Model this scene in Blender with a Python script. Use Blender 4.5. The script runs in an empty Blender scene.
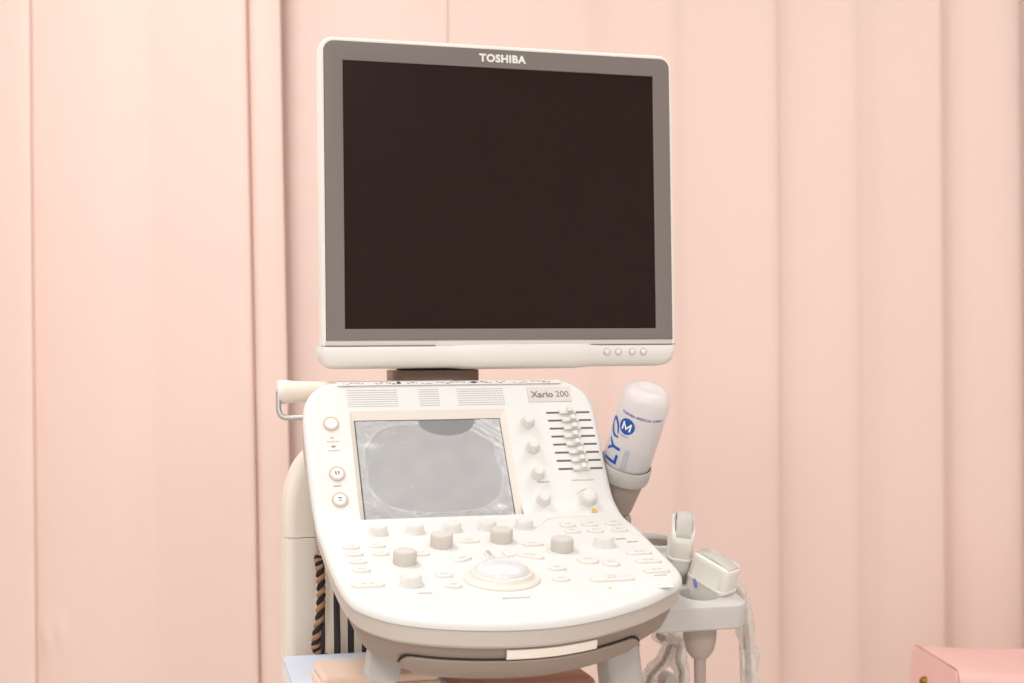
import bpy, bmesh, math, random
from mathutils import Matrix, Vector, noise

# ------------------------------------------------------------------ camera
SC = bpy.context.scene
COL = SC.collection
FPX, CAM_Z, ROLL = 1500.0, 1.10, math.radians(0.3)
cam_d = bpy.data.cameras.new('camera')
cam_d.sensor_width = 36.0
cam_d.lens = FPX / 1024 * 36
cam_d.clip_start = 0.02
cam_d.dof.use_dof = True
cam_d.dof.focus_distance = 1.62
cam_d.dof.aperture_fstop = 9.0
cam = bpy.data.objects.new('camera', cam_d)
COL.objects.link(cam)
c_, s_ = math.cos(ROLL), math.sin(ROLL)
cam.matrix_world = Matrix(((c_, s_, 0, 0), (0, 0, -1, 0), (-s_, c_, 0, CAM_Z), (0, 0, 0, 1)))
SC.camera = cam

# ------------------------------------------------------------------ world, lights, exposure
world = bpy.data.worlds.new('world')
SC.world = world
world.use_nodes = True
world.node_tree.nodes['Background'].inputs[0].default_value = (1.0, 0.99, 0.98, 1)
world.node_tree.nodes['Background'].inputs[1].default_value = 0.25
vs = SC.view_settings
vs.view_transform = 'Standard'
vs.look = 'None'
vs.gamma = 1.0
vs.use_curve_mapping = False
vs.exposure = 0.0
CEIL = 2.55
LAMPS = [(-0.75, 1.75, 20), (0.85, 1.75, 10), (-0.75, -0.9, 36), (0.85, -0.9, 25)]      # ceiling troffers: x, y, watts
for (lx, ly, w) in LAMPS:
    ld = bpy.data.lights.new('troffer_light', 'AREA')
    ld.shape = 'RECTANGLE'
    ld.size, ld.size_y = 0.52, 1.12
    ld.energy = w
    ld.color = (0.97, 0.99, 1.0)
    lo = bpy.data.objects.new('troffer_light', ld)
    lo.location = (lx, ly, CEIL - 0.045)
    COL.objects.link(lo)

# ------------------------------------------------------------------ helpers
def lin(c):
    c = c / 255.0
    return c / 12.92 if c <= 0.04045 else ((c + 0.055) / 1.055) ** 2.4

MATS = {}
def mat(name, rgb, rough=0.45, metal=0.0, bump=0.0, bscale=200.0, var=0.0, vscale=8.0, spec=0.5, coat=0.0, sheen=0.0):
    m = bpy.data.materials.new(name)
    m.use_nodes = True
    nt = m.node_tree
    b = nt.nodes['Principled BSDF']
    col = tuple(lin(v) for v in rgb) + (1,)
    b.inputs['Base Color'].default_value = col
    b.inputs['Roughness'].default_value = rough
    b.inputs['Metallic'].default_value = metal
    b.inputs['Specular IOR Level'].default_value = spec
    b.inputs['Coat Weight'].default_value = coat
    b.inputs['Sheen Weight'].default_value = sheen
    tc = nt.nodes.new('ShaderNodeTexCoord')
    if var:
        n = nt.nodes.new('ShaderNodeTexNoise')
        n.inputs['Scale'].default_value = vscale
        n.inputs['Detail'].default_value = 3
        mx = nt.nodes.new('ShaderNodeMix')
        mx.data_type = 'RGBA'
        mx.inputs[6].default_value = tuple(v * (1 - var) for v in col[:3]) + (1,)
        mx.inputs[7].default_value = tuple(min(1, v * (1 + var)) for v in col[:3]) + (1,)
        nt.links.new(tc.outputs['Object'], n.inputs['Vector'])
        nt.links.new(n.outputs['Fac'], mx.inputs[0])
        nt.links.new(mx.outputs[2], b.inputs['Base Color'])
    if bump:
        n2 = nt.nodes.new('ShaderNodeTexNoise')
        n2.inputs['Scale'].default_value = bscale
        bp = nt.nodes.new('ShaderNodeBump')
        bp.inputs['Strength'].default_value = bump
        bp.inputs['Distance'].default_value = 0.001
        nt.links.new(tc.outputs['Object'], n2.inputs['Vector'])
        nt.links.new(n2.outputs['Fac'], bp.inputs['Height'])
        nt.links.new(bp.outputs['Normal'], b.inputs['Normal'])
    MATS[name] = m
    return m

mat('white_plastic', (242, 236, 229), 0.42, bump=0.02, bscale=900, var=0.012)
mat('console_white', (231, 228, 224), 0.42, bump=0.02, bscale=900, var=0.012)
mat('key_plastic', (230, 225, 219), 0.40, var=0.01)
mat('cream_plastic', (243, 231, 217), 0.48, var=0.02)
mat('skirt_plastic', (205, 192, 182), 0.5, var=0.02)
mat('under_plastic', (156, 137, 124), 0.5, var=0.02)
mat('tray_plastic', (205, 198, 193), 0.5, var=0.02)
mat('cup_plastic', (180, 162, 152), 0.5, var=0.02)
mat('grey_rubber', (212, 205, 196), 0.6, bump=0.1, bscale=600, var=0.03)
mat('bezel_grey', (128, 117, 112), 0.42, var=0.015)
mat('dark_gap', (52, 42, 38), 0.7)
mat('slot_dark', (112, 96, 88), 0.6)
mat('print_grey', (140, 126, 116), 0.6)
mat('print_pale', (190, 178, 168), 0.6)
mat('grille_dot', (196, 176, 164), 0.6)
mat('print_dark', (60, 48, 46), 0.6)
mat('ring_beige', (214, 192, 174), 0.5)
mat('plate_beige', (232, 221, 210), 0.4, var=0.01)
mat('label_white', (238, 236, 233), 0.5)
mat('name_plate', (220, 211, 203), 0.4, var=0.01)
mat('logo_white', (245, 242, 238), 0.4)
mat('screen_black', (40, 24, 19), 0.30, var=0.02, spec=0.16)
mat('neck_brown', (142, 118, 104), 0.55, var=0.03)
mat('touch_grey', (120, 121, 123), 0.16, var=0.02, vscale=20, spec=0.6)
mat('trackball_white', (224, 223, 224), 0.15, coat=0.3)
mat('rod_steel', (186, 182, 178), 0.35, metal=0.55)
mat('warning_yellow', (232, 190, 70), 0.5)
mat('led_amber', (230, 196, 130), 0.4)
mat('led_brown', (170, 142, 116), 0.4)
mat('probe_white', (240, 235, 226), 0.36, var=0.01)
mat('lens_grey', (196, 190, 184), 0.5)
mat('probe_blue', (150, 152, 226), 0.5)
mat('probe_green', (206, 214, 130), 0.5)
mat('cable_beige', (176, 160, 146), 0.55, var=0.05)
mat('bottle_blue', (10, 80, 170), 0.4, var=0.03)
mat('bottle_violet', (96, 92, 168), 0.5)
mat('bottle_pale_blue', (170, 186, 206), 0.5)
mat('box_blue', (216, 222, 234), 0.6, var=0.02)
mat('box_white', (238, 234, 228), 0.6, var=0.01)
mat('towel_peach', (236, 204, 182), 0.9, bump=0.6, bscale=500, var=0.04, vscale=40, sheen=0.2)
mat('towel_pink', (222, 160, 138), 0.9, bump=0.6, bscale=500, var=0.04, vscale=40, sheen=0.2)
mat('vinyl_pink', (250, 203, 195), 0.42, bump=0.12, bscale=350, var=0.02)
mat('vinyl_seam', (214, 126, 120), 0.6)
mat('brass', (150, 104, 36), 0.35, metal=0.75)
mat('rope_tan', (176, 132, 98), 0.85, bump=0.5, bscale=800, var=0.06)
mat('rope_black', (40, 32, 32), 0.85, bump=0.5, bscale=800)
mat('bag_lining', (150, 92, 70), 0.85, var=0.05)
mat('floor_vinyl', (218, 212, 206), 0.4, var=0.04, vscale=3)
mat('wall_paint', (240, 237, 233), 0.8, bump=0.1, bscale=120, var=0.01)
mat('ceiling_white', (244, 241, 237), 0.9, var=0.01)
mat('wheel_black', (50, 48, 48), 0.6)

# curtain cloth: fine satin weave
def curtain_mat():
    m = mat('curtain_cloth', (248, 219, 208), 0.62, var=0.012, vscale=3, spec=0.35, sheen=0.12)
    nt = m.node_tree
    b = nt.nodes['Principled BSDF']
    tc = [n for n in nt.nodes if n.type == 'TEX_COORD'][0]
    mp = nt.nodes.new('ShaderNodeMapping')
    mp.inputs['Scale'].default_value = (1, 1, 0.05)
    w = nt.nodes.new('ShaderNodeTexNoise')
    w.inputs['Scale'].default_value = 900
    bp = nt.nodes.new('ShaderNodeBump')
    bp.inputs['Strength'].default_value = 0.08
    bp.inputs['Distance'].default_value = 0.0006
    nt.links.new(tc.outputs['Object'], mp.inputs['Vector'])
    nt.links.new(mp.outputs['Vector'], w.inputs['Vector'])
    nt.links.new(w.outputs['Fac'], bp.inputs['Height'])
    nt.links.new(bp.outputs['Normal'], b.inputs['Normal'])
curtain_mat()

def stripe_mat():
    m = mat('striped_canvas', (225, 212, 192), 0.9, bump=0.5, bscale=700)
    nt = m.node_tree
    b = nt.nodes['Principled BSDF']
    tc = [n for n in nt.nodes if n.type == 'TEX_COORD'][0]
    sp = nt.nodes.new('ShaderNodeSeparateXYZ')
    mul = nt.nodes.new('ShaderNodeMath'); mul.operation = 'MULTIPLY'; mul.inputs[1].default_value = 1 / 0.0155
    fr = nt.nodes.new('ShaderNodeMath'); fr.operation = 'FRACT'
    gt = nt.nodes.new('ShaderNodeMath'); gt.operation = 'GREATER_THAN'; gt.inputs[1].default_value = 0.54
    mx = nt.nodes.new('ShaderNodeMix'); mx.data_type = 'RGBA'
    mx.inputs[6].default_value = (lin(228), lin(214), lin(194), 1)
    mx.inputs[7].default_value = (lin(62), lin(54), lin(58), 1)
    nt.links.new(tc.outputs['Object'], sp.inputs[0])
    nt.links.new(sp.outputs[0], mul.inputs[0])
    nt.links.new(mul.outputs[0], fr.inputs[0])
    nt.links.new(fr.outputs[0], gt.inputs[0])
    nt.links.new(gt.outputs[0], mx.inputs[0])
    nt.links.new(mx.outputs[2], b.inputs['Base Color'])
stripe_mat()

def clear_mat(name, rgb, opacity, rough, bump=0.0, bscale=100):
    m = bpy.data.materials.new(name)
    m.use_nodes = True
    nt = m.node_tree
    nt.nodes.remove(nt.nodes['Principled BSDF'])
    out = nt.nodes['Material Output']
    tr = nt.nodes.new('ShaderNodeBsdfTransparent')
    gl = nt.nodes.new('ShaderNodeBsdfPrincipled')
    gl.inputs['Base Color'].default_value = tuple(lin(v) for v in rgb) + (1,)
    gl.inputs['Roughness'].default_value = rough
    mx = nt.nodes.new('ShaderNodeMixShader')
    mx.inputs[0].default_value = opacity
    nt.links.new(tr.outputs[0], mx.inputs[1])
    nt.links.new(gl.outputs[0], mx.inputs[2])
    nt.links.new(mx.outputs[0], out.inputs['Surface'])
    if bump:
        tc = nt.nodes.new('ShaderNodeTexCoord')
        n = nt.nodes.new('ShaderNodeTexNoise')
        n.inputs['Scale'].default_value = bscale
        n.inputs['Distortion'].default_value = 1.5
        bp = nt.nodes.new('ShaderNodeBump')
        bp.inputs['Strength'].default_value = bump
        bp.inputs['Distance'].default_value = 0.002
        nt.links.new(tc.outputs['Object'], n.inputs['Vector'])
        nt.links.new(n.outputs['Fac'], bp.inputs['Height'])
        nt.links.new(bp.outputs['Normal'], gl.inputs['Normal'])
    MATS[name] = m
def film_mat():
    """clear film: most transparent in one patch at the top, milky where air lifts it off the glass"""
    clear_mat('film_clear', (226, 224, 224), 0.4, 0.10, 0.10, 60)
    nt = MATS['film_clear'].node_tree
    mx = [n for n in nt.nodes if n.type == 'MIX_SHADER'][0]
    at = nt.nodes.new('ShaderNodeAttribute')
    at.attribute_name = 'film_opacity'
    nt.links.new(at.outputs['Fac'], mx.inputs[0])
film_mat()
clear_mat('wrap_plastic', (246, 240, 234), 0.42, 0.15, 0.8, 160)
clear_mat('bottle_clear', (248, 242, 242), 0.58, 0.3, 0.05, 80)
clear_mat('gel_clear', (246, 238, 238), 0.5, 0.35)

def link(o, parent=None, m=None):
    COL.objects.link(o)
    if parent is not None:
        o.parent = parent
    if m is not None:
        o.matrix_local = m
    return o

def obj(name, me, material, parent=None, m=None, smooth=True):
    if isinstance(me, bmesh.types.BMesh):
        d = bpy.data.meshes.new(name)
        bmesh.ops.recalc_face_normals(me, faces=me.faces[:])
        me.to_mesh(d)
        me.free()
        me = d
    if material and not me.materials:
        me.materials.append(MATS[material])
    if smooth:
        me.polygons.foreach_set('use_smooth', [True] * len(me.polygons))
        try:
            me.set_sharp_from_angle(angle=math.radians(38))
        except Exception:
            pass
    return link(bpy.data.objects.new(name, me), parent, m)

def tag(o, label, cat, group=None):
    o['label'] = label
    o['category'] = cat
    if group:
        o['group'] = group
    return o

def thing(name, loc=(0, 0, 0), rz=0.0):
    o = bpy.data.objects.new(name, None)
    o.empty_display_size = 0.05
    COL.objects.link(o)
    o.matrix_world = Matrix.Translation(loc) @ Matrix.Rotation(rz, 4, 'Z')
    return o

def struct(o):
    o['kind'] = 'structure'
    return o

def rrect(w, h, r, n=6, cx=0.0, cy=0.0):
    """closed loop of a rounded rectangle in the plane, counter-clockwise"""
    r = max(min(r, w / 2 - 1e-5, h / 2 - 1e-5), 1e-5)
    pts = []
    for k, (sx, sy) in enumerate(((1, 1), (-1, 1), (-1, -1), (1, -1))):
        ox, oy = cx + sx * (w / 2 - r), cy + sy * (h / 2 - r)
        for i in range(n + 1):
            a = math.pi / 2 * (k + i / n)
            pts.append((ox + r * math.cos(a), oy + r * math.sin(a)))
    return pts

def loft(bm, rings, cap0=True, cap1=True, closed=True):
    vr = [[bm.verts.new(p) for p in ring] for ring in rings]
    n = len(vr[0])
    for a, b in zip(vr, vr[1:]):
        for i in range(n if closed else n - 1):
            j = (i + 1) % n
            bm.faces.new((a[i], a[j], b[j], b[i]))
    if cap0:
        bm.faces.new(vr[0][::-1])
    if cap1:
        bm.faces.new(vr[-1])
    return vr

def slab(w, h, r, z0, z1, bev=0.001, n=6, cx=0.0, cy=0.0, bev0=0.0):
    """rounded rectangle in XY raised from z0 to z1 with a bevelled top"""
    bm = bmesh.new()
    rings = []
    if bev0:
        rings.append([(x, y, z0) for x, y in rrect(w - 2 * bev0, h - 2 * bev0, r - bev0, n, cx, cy)])
        rings.append([(x, y, z0 + bev0) for x, y in rrect(w, h, r, n, cx, cy)])
    else:
        rings.append([(x, y, z0) for x, y in rrect(w, h, r, n, cx, cy)])
    for q in (0.0, 0.35, 0.7, 1.0):
        a = q * math.pi / 2
        ins = bev * (1 - math.cos(a))
        rings.append([(x, y, z1 - bev + bev * math.sin(a)) for x, y in rrect(w - 2 * ins, h - 2 * ins, max(r - ins, 1e-4), n, cx, cy)])
    loft(bm, rings)
    return bm

def lathe(profile, n=28, cap0=True, cap1=True):
    """profile of (radius, z)"""
    bm = bmesh.new()
    rings = [[(r * math.cos(2 * math.pi * i / n), r * math.sin(2 * math.pi * i / n), z) for i in range(n)] for r, z in profile]
    loft(bm, rings, cap0, cap1)
    return bm

def catmull(pts, k=8):
    out = []
    P = [Vector(p) for p in pts]
    P = [2 * P[0] - P[1]] + P + [2 * P[-1] - P[-2]]
    for i in range(1, len(P) - 2):
        for j in range(k):
            t = j / k
            a, b, c, d = P[i - 1], P[i], P[i + 1], P[i + 2]
            out.append(0.5 * ((2 * b) + (c - a) * t + (2 * a - 5 * b + 4 * c - d) * t * t + (3 * b - a - 3 * c + d) * t ** 3))
    out.append(P[-2].copy())
    return out

def sweep(bm, path, section, cap=True, twist=None, up=Vector((0, 1, 0))):
    """section(i, n) -> list of 2-D points, swept along a path with a steady up vector"""
    rings = []
    n = len(path)
    for i, p in enumerate(path):
        t = (path[min(i + 1, n - 1)] - path[max(i - 1, 0)]).normalized()
        a = up - t * up.dot(t)
        if a.length < 1e-4:
            a = Vector((1, 0, 0)) - t * t.x
        a.normalize()
        b = t.cross(a)
        rings.append([p + a * v + b * u for u, v in section(i, n)])
    loft(bm, rings, cap, cap)

def circ(r, n=12):
    return [(r * math.cos(2 * math.pi * i / n), r * math.sin(2 * math.pi * i / n)) for i in range(n)]

def tube(path, r, n=12):
    bm = bmesh.new()
    sweep(bm, path, lambda i, m: circ(r if not callable(r) else r(i / max(1, m - 1)), n))
    return bm

def box(bm, x0, x1, y0, y1, z0, z1):
    v = [bm.verts.new(p) for p in ((x0, y0, z0), (x1, y0, z0), (x1, y1, z0), (x0, y1, z0), (x0, y0, z1), (x1, y0, z1), (x1, y1, z1), (x0, y1, z1))]
    for f in ((0, 3, 2, 1), (4, 5, 6, 7), (0, 1, 5, 4), (1, 2, 6, 5), (2, 3, 7, 6), (3, 0, 4, 7)):
        bm.faces.new([v[i] for i in f])

def text_mesh(body, size, bold=0.0, extrude=0.0003, shear=0.0, spacing=1.0):
    cu = bpy.data.curves.new('lettering', 'FONT')
    cu.body = body
    cu.size = size
    cu.align_x = 'CENTER'
    cu.align_y = 'CENTER'
    cu.offset = bold
    cu.extrude = extrude
    cu.shear = shear
    cu.space_character = spacing
    cu.resolution_u = 4
    o = bpy.data.objects.new('lettering', cu)
    COL.objects.link(o)
    bpy.context.view_layer.update()
    dg = bpy.context.evaluated_depsgraph_get()
    me = bpy.data.meshes.new_from_object(o.evaluated_get(dg))
    bpy.data.objects.remove(o)
    bpy.data.curves.remove(cu)
    me.materials.clear()
    return me

def dashes(rects, z0=0.0, z1=0.0003):
    """illegible small print: low raised marks (x, y, w, h) in one mesh"""
    bm = bmesh.new()
    for x, y, w, h in rects:
        box(bm, x - w / 2, x + w / 2, y - h / 2, y + h / 2, z0, z1)
    return bm

# ------------------------------------------------------------------ room
def plane_box(name, x0, x1, y0, y1, z0, z1, m):
    bm = bmesh.new()
    box(bm, x0, x1, y0, y1, z0, z1)
    return struct(obj(name, bm, m, smooth=False))
RX0, RX1, RY0, RY1 = -2.4, 2.4, -2.3, 3.25
plane_box('floor', RX0 - .1, RX1 + .1, RY0 - .1, RY1 + .1, -0.1, 0.0, 'floor_vinyl')
plane_box('ceiling', RX0 - .1, RX1 + .1, RY0 - .1, RY1 + .1, CEIL, CEIL + .1, 'ceiling_white')
plane_box('wall_back', RX0 - .1, RX1 + .1, RY1, RY1 + .1, 0, CEIL, 'wall_paint')
plane_box('wall_left', RX0 - .1, RX0, RY0, RY1, 0, CEIL, 'wall_paint')
plane_box('wall_right', RX1, RX1 + .1, RY0, RY1, 0, CEIL, 'wall_paint')
plane_box('wall_front', RX0 - .1, RX1 + .1, RY0 - .1, RY0, 0, CEIL, 'wall_paint')
for k, (lx, ly, w) in enumerate(LAMPS):
    t = thing('ceiling_light', (lx, ly, CEIL - 0.04))
    bm = bmesh.new()
    for a in ((-.3, -.265, -.6, .6), (.265, .3, -.6, .6), (-.265, .265, -.6, -.565), (-.265, .265, .565, .6)):
        box(bm, a[0], a[1], a[2], a[3], -0.02, 0.04)
    obj('frame', bm, 'ceiling_white', t, smooth=False)
    bm = bmesh.new()
    box(bm, -.3, .3, -.6, .6, 0.01, 0.03)
    obj('reflector', bm, 'ceiling_white', t, smooth=False)
    tag(t, 'ceiling troffer lamp ' + ('above the left curtain', 'above the right curtain', 'behind the camera on the left', 'behind the camera on the right')[k], 'lamp', 'ceiling troffers')

# ------------------------------------------------------------------ curtains
CD = 3.0          # distance of the curtain plane
def px2x(px, d=0.0):
    return (px - 512) / FPX * (CD - d)

def curtain(name, ctrl, lean, wrinkle, label, hem=None, z0=0.015, z1=2.42):
    pts = catmull([(px2x(p, d), CD - d, 0) for p, d in ctrl], 10)
    rows = 150
    bm = bmesh.new()
    grid = []
    for j in range(rows + 1):
        z = z0 + (z1 - z0) * j / rows
        row = []
        for p in pts:
            px = 512 + p.x / CD * FPX
            ypix = 341.5 - (z - CAM_Z) / CD * FPX
            sway = 0.0025 * noise.noise(Vector((px * 0.006, z * 0.9, 3.1)))
            dx = lean(px) * (ypix / 683 - 0.5) / FPX * CD
            dy = wrinkle(px - lean(px) * 0.0, z) + 0.006 * noise.noise(Vector((px * 0.011, z * 1.1, 7.7)))
            row.append(bm.verts.new((p.x + dx + sway, p.y - dy, z)))
        grid.append(row)
    for a, b in zip(grid, grid[1:]):
        for i in range(len(a) - 1):
            bm.faces.new((a[i], a[i + 1], b[i + 1], b[i]))
    o = obj(name, bm, 'curtain_cloth')
    sol = o.modifiers.new('thickness', 'SOLIDIFY')
    sol.thickness = 0.0016
    sol.offset = 1
    tag(o, label, 'curtain', 'curtains along the back wall')
    return o, pts

def gauss(x, c, w):
    return math.exp(-((x - c) / w) ** 2)

A = []
for k in range(9):                       # soft pleats going on outside the frame
    b = -760 + k * 85
    A += [(b, .006), (b + 30, .03), (b + 55, .036), (b + 72, .014)]
A += [(-22, .012), (0, .026), (20, .036), (30, .036), (32.5, .026), (34, .010), (40, .006), (70, .014), (110, .020), (138, .010), (152, .006),
      (175, .016), (215, .026), (240, .030), (250, .029), (253, .021), (254.5, .010), (256.5, .021), (262, .029), (274, .031), (284, .027), (287, .022)]
def wrA(px, z):
    zz = z * 26
    a = 0.0022 * gauss(px, 243, 13) * noise.noise(Vector((px * .03 + z * 9, zz * .55, 0)))
    a += 0.0035 * gauss(px, 244, 16) * max(0, noise.noise(Vector((z * 7 + px * .05, 5.5, 1)))) * (1 if z < 1.2 else .3)
    a += 0.0020 * gauss(px, 271, 9) * noise.noise(Vector((px * .10, zz, 4)))
    a += 0.0022 * gauss(px, 44, 14) * noise.noise(Vector((px * .06, zz * .45, 9)))
    a += 0.005 * gauss(px, 52, 12) * gauss(z, .52, .035) * (1 + .6 * math.sin(px * .3 + z * 40))
    return a
curtain('curtain', A, lambda px: max(0, min(9, 1.2 + px / 255 * 7.5)), wrA,
        'leftmost pale pink curtain with a stitched seam and hem left of the monitor')

B = [(258, -.031), (300, -.029), (335, -.020), (390, -.007), (430, -.002), (447, -.001), (450, -.004), (453, -.006), (490, -.004), (540, .001), (575, .005), (590, .004), (602, -.001), (616, -.005), (640, -.003), (662, .003), (674, .004),
     (690, -.002), (720, .000), (750, .007), (768, .011), (777, .009), (783, .001), (795, -.005), (815, -.003), (842, .006), (855, .008), (866, .003), (885, .000), (915, .007), (936, .012), (943, .010), (947, -.001), (954, -.010), (970, -.010),
     (992, .001), (1008, .007), (1017, .006), (1021, .001), (1022.5, -.006)]
def wrB(px, z):
    a = 0.0025 * gauss(px, 1008, 18) * noise.noise(Vector((px * .05 + z * 7, z * 9, 2)))
    a += 0.0016 * gauss(px, 300, 25) * noise.noise(Vector((px * .05, z * 20, 5)))
    a += 0.003 * gauss(px, 988, 22) * gauss(z, .62, .2) * math.sin(px * .12 + z * 14)
    return a
curtain('curtain', B, lambda px: 0.5, wrB, 'wide pale pink curtain with soft vertical folds behind the ultrasound machine')

C = [(1008, -.085), (1030, -.080), (1060, -.05)]
for k in range(7):
    b = 1090 + k * 85
    C += [(b, -.03), (b + 32, .004), (b + 55, .008), (b + 70, -.02)]
curtain('curtain', C, lambda px: 0.5, lambda px, z: 0.0, 'next pink curtain just showing at the far right edge of the picture')

# ------------------------------------------------------------------ the ultrasound machine
OX, OY, OZ = -0.08375, 1.61659, CAM_Z - 0.13455
YAW = math.radians(15)
TU, TL = math.radians(33.71), math.radians(10.0)
machine = thing('ultrasound_machine', (OX, OY, 0), YAW)
tag(machine, 'white ultrasound machine with black monitor and slanted control console', 'ultrasound machine')
MW = Matrix.Translation((OX, OY, 0)) @ Matrix.Rotation(YAW, 4, 'Z')
TC = -0.064
UUv = Vector((0, math.sin(TU), math.cos(TU)))
NUv = Vector((0, -math.cos(TU), math.sin(TU)))
ULv = Vector((0, math.cos(TL), math.sin(TL)))
NLv = Vector((0, -math.sin(TL), math.cos(TL)))
PO = Vector((0, 0, OZ))
PC = PO + UUv * TC
def frame(o, x, u, n):
    return Matrix(((x.x, u.x, n.x, o.x), (x.y, u.y, n.y, o.y), (x.z, u.z, n.z, o.z), (0, 0, 0, 1)))
XV = Vector((1, 0, 0))
def MU(x, t, h=0.0):
    return frame(PO + XV * x + UUv * t + NUv * h, XV, UUv, NUv)
def ML(x, s, h=0.0, rot=0.0):
    return frame(PC + XV * x + ULv * s + NLv * h, XV, ULv, NLv) @ Matrix.Rotation(rot, 4, 'Z')

# --- console shell: outline in (x, s), s runs down the bent working surface
RC = 0.022
def prof(s):
    if s > RC:
        return PC + UUv * s, NUv
    if s < -RC:
        return PC + ULv * s, NLv
    t = (s + RC) / (2 * RC)
    a, b, c = PC - ULv * RC, PC, PC + UUv * RC
    p = a * (1 - t) ** 2 + b * 2 * t * (1 - t) + c * t * t
    n = (NLv * (1 - t) + NUv * t).normalized()
    return p, n
def P3(x, s, h):
    p, n = prof(s)
    return p + XV * x + n * h

def curve_of(pts, k=10):
    return [(p.x, p.y) for p in catmull([(a, b, 0) for a, b in pts], k)]
def sq(pts):
    return [(x, s if s > -.2 else -.2 + (s + .2) * .83) for x, s in pts]
left_c = curve_of(sq([(0.03, .1755), (-.06, .1755), (-.100, .1745), (-.118, .168), (-.131, .153), (-.1365, .130), (-.1365, .08), (-.135, .03), (-.1335, 0), (-.1345, -.06), (-.1365, -.12), (-.1365, -.17), (-.1345, -.212), (-.129, -.243), (-.117, -.268), (-.0985, -.291), (-.070, -.309), (-.036, -.3210), (-.004, -.3265), (.022, -.3270)]))
right_c = curve_of(sq([(0.03, .1755), (.12, .1755), (.160, .1742), (.178, .167), (.190, .153), (.1945, .130), (.1945, .08), (.1950, .03), (.1985, .004), (.2015, -.03), (.2005, -.08), (.198, -.13), (.1955, -.18), (.191, -.206), (.181, -.228), (.165, -.247), (.139, -.273), (.112, -.2930), (.085, -.3090), (.060, -.3190), (.040, -.3245), (.022, -.3270)]))
LOOP = left_c[:-1] + right_c[::-1][:-1]
LOOP = LOOP[1:] if LOOP[0] == LOOP[-1] else LOOP
NLOOP = len(LOOP)
def inset(loop, d):
    out = []
    n = len(loop)
    for i in range(n):
        ax, ay = loop[i - 1]
        bx, by = loop[(i + 1) % n]
        tx, ty = bx - ax, by - ay
        L = math.hypot(tx, ty) or 1
        out.append((loop[i][0] - ty / L * d, loop[i][1] + tx / L * d))
    return out
# loop runs left side downwards then right side upwards (counter-clockwise): the inside lies to the left of travel
def ring3(ins, h):
    return [P3(x, s, h) for x, s in inset(LOOP, ins)]

def x_at(curve, s):
    for (x0, s0), (x1, s1) in zip(curve, curve[1:]):
        if (s0 - s) * (s1 - s) <= 0 and s0 != s1:
            return x0 + (x1 - x0) * (s - s0) / (s1 - s0)
    return curve[-1][0]

TSW, TSH = 0.164, 0.123
FRX0, FRX1, FRS0, FRS1 = -0.0870, 0.0885, TSH / -2 - 0.0030 - TC, TSH / 2 + 0.0100 - TC     # opening of the touch-screen well
SI = 0.008
inner = inset(LOOP, SI)
def console_shell():
    bm = bmesh.new()
    # rounded edge, from the lower lip up to the inset ring on the working surface
    rings = [ring3(0.012, -0.0090), ring3(0.0, -0.0085)]
    for q in range(0, 6):
        a = q / 5 * math.pi / 2
        rings.append(ring3(SI * (1 - math.cos(a)), -0.0070 + 0.0070 * math.sin(a)))
    vr = loft(bm, rings, False, False)
    top = vr[-1]
    # working surface as a ladder of strips with the well of the touch screen left open
    li = list(range(0, len(left_c) - 1))
    pts2 = inner
    smin, smax = min(p[1] for p in pts2), max(p[1] for p in pts2)
    imin = min(range(NLOOP), key=lambda i: pts2[i][1])
    imax = max(range(NLOOP), key=lambda i: (pts2[i][1], -abs(pts2[i][0] - .03)))
    lc = [pts2[(imax + k) % NLOOP] for k in range((imin - imax) % NLOOP + 1)]
    rc = [pts2[(imax - k) % NLOOP] for k in range((imax - imin) % NLOOP + 1)]
    ss = sorted(set([smin + (smax - smin) * (1 - math.cos(math.pi * k / 90)) / 2 for k in range(91)] + [FRS0, FRS1] + [RC * k / 5 for k in range(-5, 6)]))
    rows = []
    for s in ss:
        s2 = min(max(s, smin + 1e-6), smax - 1e-6)
        rows.append((s, x_at(lc, s2), x_at(rc, s2)))
    def strip(a, b, xa0, xb0, xa1, xb1):
        bm.faces.new([bm.verts.new(P3(x, s, 0)) for x, s in ((xa0, a), (xb0, a), (xb1, b), (xa1, b))])
    for (s0, l0, r0), (s1, l1, r1) in zip(rows, rows[1:]):
        if s1 - s0 < 1e-7:
            continue
        if s0 >= FRS0 - 1e-9 and s1 <= FRS1 + 1e-9:
            strip(s0, s1, l0, FRX0, l1, FRX0)
            strip(s0, s1, FRX1, r0, FRX1, r1)
        else:
            strip(s0, s1, l0, r0, l1, r1)
    bmesh.ops.remove_doubles(bm, verts=bm.verts[:], dist=1e-6)
    return bm
obj('console_top', console_shell(), 'console_white', machine)

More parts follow.
